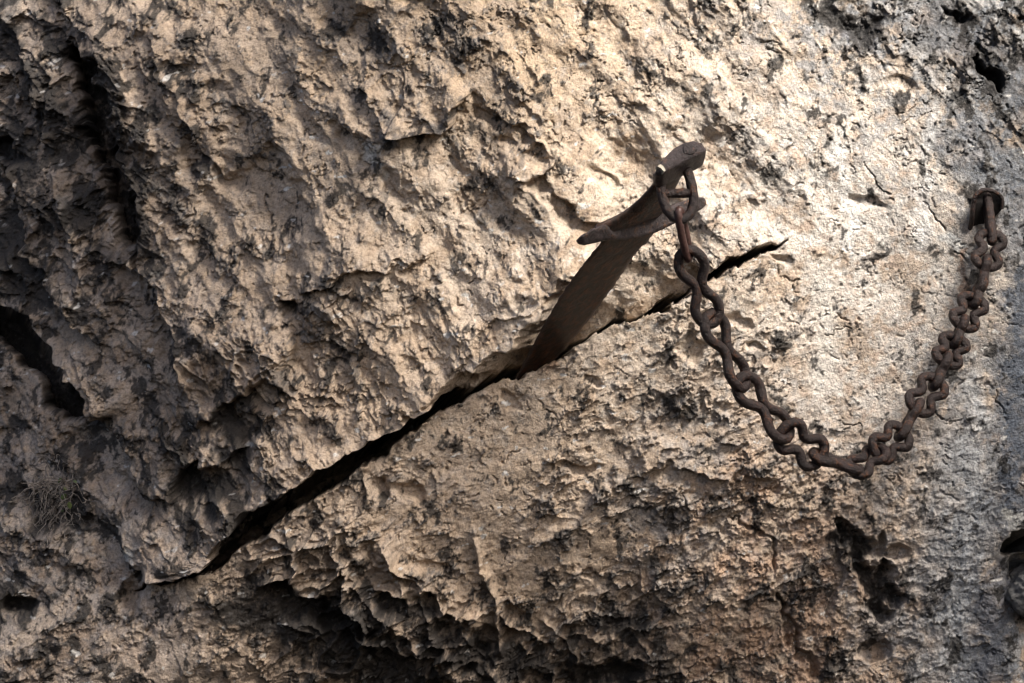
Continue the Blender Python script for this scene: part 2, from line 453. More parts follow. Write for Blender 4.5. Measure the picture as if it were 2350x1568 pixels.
D1 = detail(QX, QY, 54, 1.7, 40)
D2 = detail(QX, QY, -26, 1.6, 80)
cups, fine, comb, rg, rough = [p * side + q * (1 - side) for p, q in zip(D1, D2)]
del D1, D2
patch = fbm(QX / 150, QY / 120, 3, 201)           # rough and smooth patches
# dark weathered crust: lumps that stand proud of the clean ground, drawn out along the grain
def grainwise(ang, st, sc, seed):
    c, s_ = math.cos(math.radians(ang)), math.sin(math.radians(ang))
    return fbm((QX * c + QY * s_) / (sc * st) + WX / 60, (-QX * s_ + QY * c) / sc + WY / 60, 6, seed, .62)


cn = grainwise(54, 1.8, 52, 301) * side + grainwise(-20, 1.6, 44, 306) * (1 - side) + 0.35 * (rg - 0.9)
knob = (0.55 * cups + fine + .006 * comb) * 55
knob = knob - knob.mean()
brk = fbm(QX / 10, QY / 10, 3, 655, .65)
cn = .48 * cn + .9 * knob + .16 * rough + .34 * brk
thr = 0.74 - 0.98 * K['crust'] - .25 * patch * sstep(.15, .4, K['crust'])
crust = sstep(thr, thr + 0.42, cn)
print('cn', float(cn.std()), float(knob.std()), float((crust > .5).mean()))
near_crust = sstep(thr - .35, thr + .15, cn)
amp = K['scal'] * np.clip(0.80 + 0.9 * patch, 0.15, 1.7) * (0.45 + 0.65 * np.maximum(near_crust, sstep(.55, .85, K['scal'])))
H += amp * sstep(.15, .75, K['scal']) * cups
H += (0.030 - 0.012 * side) * sstep(.58, .92, K['scal']) * np.clip(.65 + .9 * fbm(QX / 150, QY / 150, 2, 611), 0, 1.2) * comb


def steepness():
    gyv, gxv = np.gradient(m0 + H, (ay * S), (ax * S))
    return np.hypot(gxv, gyv).astype(f32)


ATT = 1 / (1 + (steepness() / 1.1) ** 2)           # faces that run away from the picture plane get their grain from 3-D noise instead
H += ATT * np.clip(.10 + 1.0 * amp + .25 * patch, 0.02, 1.2) * np.clip(1.15 - K['pale'] * .9, .22, 1) * fine
H += ATT * amp * (rg - 0.9) * 0.009
H += ATT * (0.0012 + 0.0045 * np.clip(amp, 0, 1) + 0.003 * K['grain']) * rough
lump = fbm(QX / 15 + WX / 9, QY / 15 + WY / 9, 4, 310, .66) + .6 * rough
H += ATT * crust * (0.0045 + 0.0045 * lump) * np.clip(0.35 + K['scal'], 0, 1.1)
# hairline cracks
c1, c2, cidc, _, _ = worley(QX / 120 + WX / 40, QY / 95 + WY / 40, 640)
hair = (1 - sstep(.006, .022, c2 - c1)) * sstep(-.05, .3, fbm(QX / 110, QY / 110, 2, 645))
H -= ATT * hair * .008 * (1 - .65 * K['pale'])
# grains and pinholes of the crumbly patch
g1, _, gid, _, _ = worley(QX / 9 + WX / 12, QY / 9 + WY / 12, 330)
H += ATT * K['grain'] * (0.006 * (0.7 - g1) * (0.4 + RND[gid, 2]) + 0.006 * fbm(QX / 30, QY / 30, 4, 333, .6))
ph, _, pid, _, _ = worley(QX / 30 + WX / 14, QY / 30 + WY / 14, 340)
hole = (RND[pid, 3] > 0.70) * (1 - sstep(0.06, 0.20, ph / (0.5 + RND[pid, 2])))
H -= ATT * hole * 0.010 * (0.35 + K['scal'])

# ---- colour of the stone (crusts, washes, lichens, plus shade painted along the edges and in hollows)
n1 = fbm(QX / 90, QY / 90, 5, 401, .55)
n2 = fbm(QX / 28, QY / 28, 5, 431, .6) * (.35 + .65 * ATT)
n3 = fbm(QX / 9, QY / 9, 2, 461, .65) * ATT


def col(r, g, b):
    return np.array((r, g, b), f32)


def mix(A, c, m):
    m = np.clip(m, 0, 1)[..., None]
    return A * (1 - m) + c * m


A = np.ones(gx.shape + (3,), f32) * col(.46, .355, .262)
A = mix(A, col(.235, .185, .145), .95 * sstep(.06, .55, K['dark']) * sstep(-.6, .3, n1 + .5 * n2 + .2))  # brown patina plus vignette shade painted into the stone, mainly at left
A = mix(A, col(.50, .345, .195), K['oran'] * sstep(-.6, .5, n1 + .3))
A = mix(A, col(.40, .25, .165), K['redd'] * sstep(-.4, .5, n1 + .5 * n2 + .2))
A = mix(A, col(.66, .605, .545), 1.25 * K['pale'] * sstep(-.55, .45, n1 + .4 * n2 + .2))
A = mix(A, col(.33, .325, .32), 1.2 * K['grey'] * sstep(-.5, .4, -n1 + .5 * n2 + .1))
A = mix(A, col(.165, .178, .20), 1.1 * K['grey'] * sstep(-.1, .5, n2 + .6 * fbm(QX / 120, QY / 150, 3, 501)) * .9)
A = mix(A, col(.66, .62, .57), .8 * K['pale'] * sstep(.35, .75, n2 + .25 * n3))
A = mix(A, col(.50, .39, .325), .7 * K['pale'] * sstep(.2, .7, -n2 + .2 * n3))
for pts, wd, cc, k in (([(1925, 350), (1945, 470), (1960, 560)], 22, col(.74, .72, .69), .8), ([(1880, 620), (1900, 760), (1880, 880)], 30, col(.70, .66, .60), .6), ([(2140, 250), (2120, 420), (2110, 560)], 26, col(.62, .62, .62), .6),
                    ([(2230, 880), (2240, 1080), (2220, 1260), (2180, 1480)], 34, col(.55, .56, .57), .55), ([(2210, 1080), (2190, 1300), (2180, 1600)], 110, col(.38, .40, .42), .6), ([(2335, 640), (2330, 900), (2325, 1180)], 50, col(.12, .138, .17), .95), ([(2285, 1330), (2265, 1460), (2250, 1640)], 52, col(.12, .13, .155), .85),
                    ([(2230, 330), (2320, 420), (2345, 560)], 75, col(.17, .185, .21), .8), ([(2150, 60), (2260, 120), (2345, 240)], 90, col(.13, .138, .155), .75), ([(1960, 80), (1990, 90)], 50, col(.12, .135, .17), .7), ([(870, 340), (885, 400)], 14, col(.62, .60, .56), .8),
                    ([(2318, 1180), (2350, 1215)], 26, col(.66, .64, .58), .8), ([(400, 1380), (370, 1450), (430, 1530)], 40, col(.50, .42, .36), .5), ([(290, 1240), (310, 1255)], 20, col(.55, .54, .51), .7), ([(2170, 540), (2205, 555)], 24, col(.46, .47, .47), .8), ([(2222, 555), (2212, 600), (2216, 680)], 13, col(.24, .12, .065), .6), ([(1262, 832), (1250, 846)], 16, col(.20, .10, .05), .55)):
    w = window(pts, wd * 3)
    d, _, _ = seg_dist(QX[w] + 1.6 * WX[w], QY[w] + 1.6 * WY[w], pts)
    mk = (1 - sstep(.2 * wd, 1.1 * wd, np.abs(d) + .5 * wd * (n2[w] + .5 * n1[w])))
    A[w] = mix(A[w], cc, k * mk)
A = mix(A, col(.155, .139, .126) , crust * np.clip(.80 + .35 * n3 + .3 * n2, 0, 1))
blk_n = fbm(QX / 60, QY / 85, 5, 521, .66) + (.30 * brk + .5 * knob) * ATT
hollow_shade = np.zeros(gx.shape, f32)  # shade painted black into the clefts and hollows
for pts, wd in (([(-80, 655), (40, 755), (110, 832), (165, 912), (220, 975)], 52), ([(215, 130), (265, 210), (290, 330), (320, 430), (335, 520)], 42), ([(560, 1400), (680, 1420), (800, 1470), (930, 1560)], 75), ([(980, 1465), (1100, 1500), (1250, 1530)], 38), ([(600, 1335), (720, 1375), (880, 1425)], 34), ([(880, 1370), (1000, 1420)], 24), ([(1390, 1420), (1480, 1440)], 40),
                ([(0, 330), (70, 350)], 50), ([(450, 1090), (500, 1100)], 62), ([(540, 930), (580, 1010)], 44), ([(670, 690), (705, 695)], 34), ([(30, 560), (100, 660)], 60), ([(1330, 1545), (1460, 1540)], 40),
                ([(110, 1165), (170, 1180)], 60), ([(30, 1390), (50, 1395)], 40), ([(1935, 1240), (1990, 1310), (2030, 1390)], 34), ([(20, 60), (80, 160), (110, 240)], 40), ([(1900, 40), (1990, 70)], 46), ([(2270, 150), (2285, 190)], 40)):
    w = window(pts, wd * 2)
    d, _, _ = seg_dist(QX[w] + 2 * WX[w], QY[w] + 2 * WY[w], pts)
    hollow_shade[w] = np.maximum(hollow_shade[w], 1 - sstep(.35 * wd, wd, np.abs(d) + .55 * wd * blk_n[w]))
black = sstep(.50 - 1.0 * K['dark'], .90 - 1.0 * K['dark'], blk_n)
A = mix(A, col(.030, .028, .027), np.maximum(black * .9, hollow_shade * .93))
A = mix(A, col(.62, .60, .57), sstep(.78, .9, fbm(QX / 40, QY / 24, 3, 541) + .25 * n3) * (1 - crust) * (1 - .7 * K['dark']))
A = mix(A, col(.12, .115, .11), sstep(.34, .62, n3 + .35 * n2) * (.45 + .3 * K['grey']))
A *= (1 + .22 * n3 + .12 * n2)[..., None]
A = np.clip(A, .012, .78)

# ---- place the points: stone that stands proud also sags down and to the left (undercut flakes)
sag = np.clip(H, -0.004, 0.09)
near_gap = np.exp(-(dAll / 60.0) ** 2)
bl = sag * (0.14 + 0.18 * side) * (1 - .6 * near_gap * (1 - side))
PX = (gx - 1175) * S - bl * 0.6
PZ = ZC + (784 - gy) * S - bl
dip = np.clip(-H - .085, 0, 1)                    # deep clefts plunge down and to the left
PX -= dip * .22
PZ -= dip * .20
PY = -(m0 + H)
del cups, rg, rough

co = np.stack([PX, PY, PZ], -1).reshape(-1, 3).astype(f32)
idx = np.arange(NX * NY, dtype=np.int32).reshape(NY, NX)
quads = np.stack([idx[1:, :-1], idx[1:, 1:], idx[:-1, 1:], idx[:-1, :-1]], -1).reshape(-1, 4)
me = bpy.data.meshes.new('rock_face')
me.vertices.add(len(co))
me.vertices.foreach_set('co', co.ravel())
me.loops.add(quads.size)
me.loops.foreach_set('vertex_index', quads.ravel())
me.polygons.add(len(quads))
me.polygons.foreach_set('loop_start', np.arange(0, quads.size, 4, dtype=np.int32))
me.polygons.foreach_set('use_smooth', np.ones(len(quads), bool))
me.update(calc_edges=True)
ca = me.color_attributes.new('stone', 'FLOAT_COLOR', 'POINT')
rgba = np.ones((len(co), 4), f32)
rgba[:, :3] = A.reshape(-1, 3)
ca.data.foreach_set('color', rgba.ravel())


# ------------------------------------------------------------------ materials
def new_mat(name):
    m = bpy.data.materials.new(name)
    m.use_nodes = True
    nt = m.node_tree
    b = nt.nodes['Principled BSDF']
    return m, nt, b


def noise_node(nt, scale, detail=6, rough=.6, coord=None):
    n = nt.nodes.new('ShaderNodeTexNoise')
    n.inputs['Scale'].default_value = scale
    n.inputs['Detail'].default_value = detail
    n.inputs['Roughness'].default_value = rough
    if coord is not None:
        nt.links.new(coord, n.inputs['Vector'])
    return n


def ramp(nt, src, stops):
    r = nt.nodes.new('ShaderNodeValToRGB')
    cr = r.color_ramp
    while len(cr.elements) < len(stops):
        cr.elements.new(0.5)
    for e, (p, c) in zip(cr.elements, stops):
        e.position = p
        e.color = (*c, 1) if len(c) == 3 else c
    nt.links.new(src, r.inputs[0])
    return r


rock_mat, nt, b = new_mat('weathered_limestone')
at_ = nt.nodes.new('ShaderNodeAttribute')
at_.attribute_name = 'stone'
geo = nt.nodes.new('ShaderNodeTexCoord')
nA = noise_node(nt, 170, 3, .66, geo.outputs['Object'])
rA = ramp(nt, nA.outputs['Fac'], [(.26, (.52, .51, .50)), (.50, (.97, .97, .97)), (.78, (1.18, 1.17, 1.15))])
nC = noise_node(nt, 42, 7, .68, geo.outputs['Object'])
rC = ramp(nt, nC.outputs['Fac'], [(.30, (.74, .73, .72)), (.52, (1, 1, 1)), (.74, (1.12, 1.10, 1.08))])
mx0 = nt.nodes.new('ShaderNodeMix')
mx0.data_type = 'RGBA'
mx0.blend_type = 'MULTIPLY'
mx0.inputs[0].default_value = 1
nt.links.new(rA.outputs[0], mx0.inputs[6])
nt.links.new(rC.outputs[0], mx0.inputs[7])
mx = nt.nodes.new('ShaderNodeMix')
mx.data_type = 'RGBA'
mx.blend_type = 'MULTIPLY'
mx.inputs[0].default_value = 1
nt.links.new(at_.outputs['Color'], mx.inputs[6])
nt.links.new(mx0.outputs[2], mx.inputs[7])
nt.links.new(mx.outputs[2], b.inputs['Base Color'])
b.inputs['Roughness'].default_value = .92
b.inputs['Specular IOR Level'].default_value = .25
nB = noise_node(nt, 230, 3, .65, geo.outputs['Object'])
nD = noise_node(nt, 60, 8, .66, geo.outputs['Object'])
bp0 = nt.nodes.new('ShaderNodeBump')
bp0.inputs['Strength'].default_value = .7
bp0.inputs['Distance'].default_value = .010
nt.links.new(nD.outputs['Fac'], bp0.inputs['Height'])
bp = nt.nodes.new('ShaderNodeBump')
bp.inputs['Strength'].default_value = .65
bp.inputs['Distance'].default_value = .004
nt.links.new(nB.outputs['Fac'], bp.inputs['Height'])
nt.links.new(bp0.outputs[0], bp.inputs['Normal'])
nt.links.new(bp.outputs[0], b.inputs['Normal'])
me.materials.append(rock_mat)
rock = bpy.data.objects.new('rock_face', me)
C.objects.link(rock)
rock['kind'] = 'structure'
rock['label'] = 'pitted tan limestone cliff split by a long slanting dark crevice'
rock['category'] = 'cliff'
print('rock', round(time.time() - T0, 1), 's', len(quads) * 2, 'tris')

# ------------------------------------------------------------------ added unseen arch shaped to leave a soft sun pool on the wall
def blocker_ring():
    dist = 2.8
    cx, cy = (1565 - 1175) * S, (784 - 750) * S
    e1 = SUN.cross(Vector((0, 0, 1))).normalized()
    n_a, n_r = 120, 26
    bm = bmesh.new()
    rows = []
    for j in range(n_a):
        a = 2 * math.pi * j / n_a
        rx, ry = .60, .57
        rad = 1.0 + .10 * math.sin(3 * a + .6) + .07 * math.sin(5 * a + 2) + .05 * math.sin(11 * a)
        ux, uz = math.cos(a + .0), math.sin(a)
        row = []
        for k in range(n_r):
            t = k / (n_r - 1)
            # round the section: out along the lower face, back along the upper face
            if t < .5:
                f, dep = t * 2, 0.0
            else:
                f, dep = 2 - t * 2, 0.22
            f = f ** 1.2
            reach = .86 + .92 * min(1, max(0, 1 + uz) / .8)
            px = cx + ux * (rx * rad + reach * f)
            pz = cy + uz * (ry * rad + reach * f)
            nz = .05 * math.sin(9 * px + 3) * math.sin(7 * pz) + .03 * math.sin(23 * px) * math.sin(19 * pz + 1)
            p = Vector((px, 0, ZC + pz)) + SUN * (dist + dep * math.sin(math.pi * min(1, f * 1.4 + .15)) + nz)
            row.append(bm.verts.new(p))
        rows.append(row)
    for j in range(n_a):
        r0, r1 = rows[j], rows[(j + 1) % n_a]
        for k in range(n_r):
            bm.faces.new((r0[k], r1[k], r1[(k + 1) % n_r], r0[(k + 1) % n_r]))
    bmesh.ops.recalc_face_normals(bm, faces=bm.faces)
    return bm


def link(name, bm, mat, parent=None, smooth=True):
    m = bpy.data.meshes.new(name)
    bm.to_mesh(m)
    bm.free()
    if smooth:
        for p in m.polygons:
            p.use_smooth = True
    m.materials.append(mat)
    o = bpy.data.objects.new(name, m)
    C.objects.link(o)
    if parent is not None:
        o.parent = parent
        o.matrix_parent_inverse = parent.matrix_world.inverted()
    return o


def thing(name, label, cat, loc):
    o = bpy.data.objects.new(name, None)
    o.empty_display_size = .05
    C.objects.link(o)
    o.location = loc
    bpy.context.view_layer.update()
    o['label'] = label
    o['category'] = cat
    return o


blocker_rock, nt, b = new_mat('sun_blocker_limestone')
tc = nt.nodes.new('ShaderNodeTexCoord')
nA = noise_node(nt, 5, 8, .65, tc.outputs['Object'])
rA = ramp(nt, nA.outputs['Fac'], [(.3, (.06, .058, .055)), (.5, (.22, .20, .17)), (.7, (.36, .30, .24))])
nt.links.new(rA.outputs[0], b.inputs['Base Color'])
b.inputs['Roughness'].default_value = .92
bp = nt.nodes.new('ShaderNodeBump')
bp.inputs['Distance'].default_value = .03
nt.links.new(noise_node(nt, 14, 8, .7, tc.outputs['Object']).outputs['Fac'], bp.inputs['Height'])
nt.links.new(bp.outputs[0], b.inputs['Normal'])

blocker = link('sun_blocker', blocker_ring(), blocker_rock)
blocker['kind'] = 'structure'
blocker['label'] = 'unseen added arch overhanging the cliff'
blocker['category'] = 'rock arch'  # added, unseen: only shapes the sun pool on the wall


# ------------------------------------------------------------------ rusty iron
def iron(name, dark, mid, rust, rust_at=.62, bump=.0025, scale=1.0, rough=.62, grain=(1, 1, 1), streak=False):
    m, nt, b = new_mat(name)
    tc = nt.nodes.new('ShaderNodeTexCoord')
    mp = nt.nodes.new('ShaderNodeMapping')
    mp.inputs['Scale'].default_value = grain
    nt.links.new(tc.outputs['Object'], mp.inputs['Vector'])
    co_ = mp.outputs[0]
    n1 = noise_node(nt, 26 * scale, 8, .68, co_)
    n2 = noise_node(nt, 60 * scale, 6, .7, co_)
    n3 = noise_node(nt, 190 * scale, 6, .72, co_)
    base = ramp(nt, n1.outputs['Fac'], [(.30, dark), (.70, mid)])
    rr = ramp(nt, n2.outputs['Fac'], [(rust_at - .06, (0, 0, 0)), (rust_at + .10, (1, 1, 1))])
    mx = nt.nodes.new('ShaderNodeMix')
    mx.data_type = 'RGBA'
    nt.links.new(rr.outputs[0], mx.inputs[0])
    nt.links.new(base.outputs[0], mx.inputs[6])
    mx.inputs[7].default_value = (*rust, 1)
    sp = ramp(nt, n3.outputs['Fac'], [(.30, (.40, .38, .37)), (.52, (1, 1, 1)), (.75, (1.45, 1.40, 1.38))])
    m2 = nt.nodes.new('ShaderNodeMix')
    m2.data_type = 'RGBA'
    m2.blend_type = 'MULTIPLY'
    m2.inputs[0].default_value = 1
    nt.links.new(mx.outputs[2], m2.inputs[6])
    nt.links.new(sp.outputs[0], m2.inputs[7])
    nt.links.new(m2.outputs[2], b.inputs['Base Color'])
    b.inputs['Roughness'].default_value = rough
    b.inputs['Specular IOR Level'].default_value = .4
    b.inputs['Metallic'].default_value = .15
    if streak:
        uvn = nt.nodes.new('ShaderNodeUVMap')
        uvn.uv_map = 'bar'
        mp2 = nt.nodes.new('ShaderNodeMapping')
        mp2.inputs['Scale'].default_value = (9, 2.2, 1)
        nt.links.new(uvn.outputs[0], mp2.inputs['Vector'])
        ns = noise_node(nt, 1.6, 8, .66, mp2.outputs[0])
        rs = ramp(nt, ns.outputs['Fac'], [(.32, (.50, .46, .45)), (.50, (.85, .83, .82)), (.70, (1.25, 1.15, 1.10))])
        m3 = nt.nodes.new('ShaderNodeMix')
        m3.data_type = 'RGBA'
        m3.blend_type = 'MULTIPLY'
        m3.inputs[0].default_value = 1
        nt.links.new(m2.outputs[2], m3.inputs[6])
        nt.links.new(rs.outputs[0], m3.inputs[7])
        gp = nt.nodes.new('ShaderNodeNewGeometry')
        rp = ramp(nt, gp.outputs['Pointiness'], [(.52, (0, 0, 0)), (.60, (1, 1, 1))])
        wr = nt.nodes.new('ShaderNodeMath')
        wr.operation = 'MULTIPLY'
        nt.links.new(rp.outputs[0], wr.inputs[0])
        nt.links.new(n2.outputs['Fac'], wr.inputs[1])
        m4 = nt.nodes.new('ShaderNodeMix')
        m4.data_type = 'RGBA'
        nt.links.new(wr.outputs[0], m4.inputs[0])
        nt.links.new(m3.outputs[2], m4.inputs[6])
        m4.inputs[7].default_value = (.20, .165, .15, 1)
        nt.links.new(m4.outputs[2], b.inputs['Base Color'])
    ad = nt.nodes.new('ShaderNodeMath')
    ad.operation = 'MULTIPLY_ADD'
    ad.inputs[1].default_value = .45
    nt.links.new(n3.outputs['Fac'], ad.inputs[0])
    nt.links.new(n2.outputs['Fac'], ad.inputs[2])
    bp = nt.nodes.new('ShaderNodeBump')
    bp.inputs['Strength'].default_value = .9
    bp.inputs['Distance'].default_value = bump
    nt.links.new(ad.outputs[0], bp.inputs['Height'])
    nt.links.new(bp.outputs[0], b.inputs['Normal'])
    return m


IRON_BLADE = iron('rusted_blade_iron', (.010, .006, .0045), (.040, .022, .015), (.115, .040, .014), .54, .004, 1.0, .5, streak=True)
IRON_HILT = iron('pitted_hilt_iron', (.016, .012, .0125), (.066, .050, .051), (.125, .068, .042), .62, .007, 1.1, .52)
IRON_CHAIN = iron('rusted_chain_iron', (.008, .005, .0048), (.032, .019, .017), (.105, .042, .019), .60, .006, 1.2, .48)
IRON_RED = iron('smooth_red_brown_iron', (.050, .026, .022), (.085, .046, .040), (.13, .07, .05), .7, .0006, .8, .45)
IRON_DARK = iron('blackened_iron', (.006, .005, .005), (.016, .012, .011), (.04, .02, .012), .7, .002, 1.0, .75)
IRON_PALE = iron('bare_scraped_iron', (.26, .23, .18), (.42, .38, .30), (.3, .2, .12), .8, .001, 1.0, .6)


def at(vx, vy, w):
    """A measured spot (2350-unit photograph) at w metres in front of the cliff plane."""
    k = (DIST - w) / DIST
    return Vector(((vx - 1175) * S * k, -w, ZC + (784 - vy) * S * k))


def jit(x, s_, k=0):
    return s_ * (math.sin(x * 12.9 + k) * .5 + math.sin(x * 31.7 + 2.1 * k) * .3 + math.sin(x * 71.3 + k * 3.3) * .2)


# sword axes measured at the guard: B runs up to the pommel and out of the wall, G along the guard's right arm
BI, GI = (.585, -.81), (.947, -.321)
KB, KG, W0 = .86, -.58, .245
_det = BI[0] * GI[1] - BI[1] * GI[0]


def sw(vx, vy, lift=0.0):
    dx, dy = vx - 1472, vy - 509
    bb = (dx * GI[1] - dy * GI[0]) / _det
    gg = (BI[0] * dy - BI[1] * dx) / _det
    return at(vx, vy, W0 + (KB * bb + KG * gg) * S + lift)


_B = (sw(1472 + 60, 509 - 83) - sw(1472, 509)).normalized()
_G = (sw(1472 + 95, 509 - 32) - sw(1472, 509)).normalized()
_N = _B.cross(_G).normalized()
if _N.y > 0:
    _N = -_N                        # towards the viewer


def resample(pts, n):
    P = [Vector((p[0], p[1], 0)) for p in pts]
    L = [0]
    for a, b in zip(P[:-1], P[1:]):
        L.append(L[-1] + (b - a).length)
    out = []
    for i in range(n):
        s_ = L[-1] * i / (n - 1)
        k = 0
        while k < len(L) - 2 and L[k + 1] < s_:
            k += 1
        t = (s_ - L[k]) / max(1e-6, L[k + 1] - L[k])
        q = P[k].lerp(P[k + 1], t)
        out.append((q.x, q.y))
    return out


def loft(left, right, n, m, front, back, lift=0.0, edge_j=0.0, power=4.0, seed=0, twist=None):
    """A bar or plate between two measured edges: n rows along, m across; front/back are its half thicknesses (metres)."""
    if len(left) == len(right):
        def by_index(pts):
            out = []
            for i in range(n):
                u = (len(pts) - 1) * i / (n - 1)
                k = min(int(u), len(pts) - 2)
                out.append((pts[k][0] + (pts[k + 1][0] - pts[k][0]) * (u - k), pts[k][1] + (pts[k + 1][1] - pts[k][1]) * (u - k)))
            return out
        Lp, Rp = by_index(left), by_index(right)
    else:
        Lp, Rp = resample(left, n), resample(right, n)
    bm = bmesh.new()
    rings = []
    for i in range(n):
        t = i / (n - 1)
        lx, ly = Lp[i]
        rx, ry = Rp[i]
        lx += jit(t * 9, edge_j, seed)
        ly += jit(t * 8, edge_j, seed + 5)
        rx += jit(t * 9.5, edge_j, seed + 9)
        ry += jit(t * 7.7, edge_j, seed + 2)
        fr = front(t) if callable(front) else front
        bk = back(t) if callable(back) else back
        lf = lift(t) if callable(lift) else lift
        ring = []
        for sgn, th in ((1, fr), (-1, bk)):
            cs = [-1 + 2 * j / (m - 1) for j in range(m)]
            if sgn < 0:
                cs = cs[::-1]
            for c in cs:
                q = .5 * (1 + c)
                p = sw(lx + (rx - lx) * q, ly + (ry - ly) * q, lf)
                prof = max(0.12, (1 - abs(c) ** power))
                p = p + _N * (sgn * th * prof + jit(t * 15 + c * 3, .0009, seed + 1))
                ring.append(bm.verts.new(p))
        rings.append(ring)
    k = len(rings[0])
    uv = bm.loops.layers.uv.new('bar')                  # u across, v along: grain of the forged bar
    ac = [j / (m - 1) if j < m else (2 * m - 1 - j) / (m - 1) for j in range(2 * m)]
    for i, (a, b) in enumerate(zip(rings[:-1], rings[1:])):
        for j in range(k):
            f = bm.faces.new((a[j], a[(j + 1) % k], b[(j + 1) % k], b[j]))
            for lp, (q, v) in zip(f.loops, ((j, i), (j + 1, i), (j + 1, i + 1), (j, i + 1))):
                lp[uv].uv = (ac[q % k], v / (n - 1))
    bm.faces.new(rings[0][::-1])
    bm.faces.new(rings[-1])
    bmesh.ops.recalc_face_normals(bm, faces=bm.faces)
    return bm


sword = thing('sword', 'rusty old iron sword with its blade wedged in the rock crevice', 'sword', sw(1472, 509))
# blade, from under the guard down into the crevice
blade = link('blade', loft([(1410, 520), (1376.6, 560), (1328, 621), (1285, 682), (1243, 756), (1219, 800), (1190, 856), (1160, 905)],
                           [(1530, 492), (1517, 508), (1487, 554), (1462, 576), (1422, 637), (1371, 707), (1340, 748), (1287, 810), (1225, 880)],
                           60, 11, lambda t: .0045 + .001 * (1 - t), .005, 0.0, 1.6, 3.0, 3), IRON_BLADE, sword)
grip = link('grip', loft([(1500, 402), (1500, 424), (1470, 456), (1447, 477), (1420, 495), (1392, 510), (1366, 527)],
                         [(1568, 396), (1561, 408), (1545, 440), (1533, 468), (1522, 488), (1470, 507), (1392, 523)],
                         34, 11, lambda t: .012 + .001 * t, lambda t: .012, lambda t: .004 - .007 * t, .7, 3.0, 11), IRON_BLADE, sword)
IRON_GUARD = iron('pitted_guard_iron', (.022, .017, .0175), (.090, .071, .072), (.17, .085, .045), .60, .007, 1.2, .5)
guard = link('crossguard', loft([(1324, 556), (1333, 543), (1362, 526), (1388, 517), (1404, 521), (1444, 514), (1482, 505), (1522, 489), (1545, 474), (1575, 463), (1600, 456), (1615, 454), (1619, 458)],
                                [(1325, 558), (1338, 562), (1380, 552), (1410, 546), (1432, 542), (1466, 534), (1495, 524), (1530, 506), (1552, 494), (1578, 486), (1600, 479), (1612, 469), (1619, 462)],
                                60, 9, lambda t: 0.003 + .019 * math.sin(math.pi * t) ** .7, lambda t: .004 + .012 * math.sin(math.pi * t) ** .7, .012, .7, 1.25, 21), IRON_GUARD, sword)


# pommel: thick rounded end plate
def pommel_bm():
    end = [(1507, 390), (1509, 380), (1524, 362), (1547, 339), (1569, 327), (1593, 322), (1611, 328), (1620, 340), (1618, 347), (1607, 354), (1584, 365), (1551, 381), (1526, 394), (1514, 397)]
    N = 72
    pts = resample(end + [end[0]], N + 1)[:-1]
    cx = sum(p[0] for p in pts) / N
    cy = sum(p[1] for p in pts) / N

    def we(px, py):
        return W0 + .152 - .55 * (.6 * (px - cx) - .8 * (py - cy)) * S
    back = at(cx - 7, cy + 36, W0 + .105) - at(cx, cy, W0 + .152)
    bm = bmesh.new()
    rings = []
    prof = [(.0, .10), (.0, .35), (.0, .62), (.0, .84), (.01, .94), (.05, 1.0), (.16, 1.035), (.4, 1.05), (.65, 1.05), (.85, 1.03), (.95, .99), (1.0, .90), (1.0, .5), (1.0, .1)]
    for d, s_ in prof:
        ring = []
        for j, (px, py) in enumerate(pts):
            a = j / N
            x = cx + (px - cx) * s_
            y = cy + (py - cy) * s_
            dome = .004 * (1 - min(1, s_) ** 2) if d < .5 else 0
            p = at(x, y, we(x, y)) + back * d + _B * dome
            p += Vector((jit(a * 6.283, .0006, 1), jit(a * 6.283 + s_ * 2, .0005, 4), jit(a * 6.283, .0006, 7))) * .8
            ring.append(bm.verts.new(p))
        rings.append(ring)
    for a, b in zip(rings[:-1], rings[1:]):
        for j in range(N):
            bm.faces.new((a[j], a[(j + 1) % N], b[(j + 1) % N], b[j]))
    bm.faces.new(rings[0][::-1])
    bm.faces.new(rings[-1])
    bmesh.ops.recalc_face_normals(bm, faces=bm.faces)
    return bm, we, cx, cy


pbm, we, pcx, pcy = pommel_bm()
pommel = link('pommel', pbm, IRON_HILT, sword)
# peened rivet on its end
bm = bmesh.new()
rings = []
for s_, h in ((1.0, -.003), (1.0, .0045), (.86, .0062), (.5, .0068), (.1, .0064)):
    ring = []
    for j in range(28):
        a = 2 * math.pi * j / 28
        r = (1 + .05 * math.sin(3 * a + 1) + .04 * math.sin(5 * a + 2) + .04 * math.sin(9 * a)) * s_
        x, y = 1580 + 16 * r * math.cos(a), 346 + 12.5 * r * math.sin(a)
        ring.append(bm.verts.new(at(x, y, we(x, y)) + _B * (h + jit(a * 3 + s_ * 7, .0008, 2))))
    rings.append(ring)
for a, b in zip(rings[:-1], rings[1:]):
    for j in range(28):
        bm.faces.new((a[j], a[(j + 1) % 28], b[(j + 1) % 28], b[j]))
bm.faces.new(rings[-1])
bmesh.ops.recalc_face_normals(bm, faces=bm.faces)
rivet = link('rivet', bm, IRON_HILT, pommel)
# pale notch broken out of the pommel's left end
bm = bmesh.new()
nv = []
for (x, y, h) in ((1506, 385, .002), (1512, 381, .003), (1519, 385, .0035), (1525, 395, .003), (1521, 398, .003), (1514, 390, .003)):
    nv.append((bm.verts.new(at(x, y, we(x, y)) + _B * (h + .002)), bm.verts.new(at(x, y, we(x, y)) - _B * .004)))
bm.faces.new([v[0] for v in nv])
for a, b_ in zip(nv, nv[1:] + nv[:1]):
    bm.faces.new((a[0], b_[0], b_[1], a[1]))
bmesh.ops.recalc_face_normals(bm, faces=bm.faces)
notch = link('chip', bm, IRON_PALE, pommel, smooth=False)
notch['label'] = 'pale bright chip at the end of the pommel'


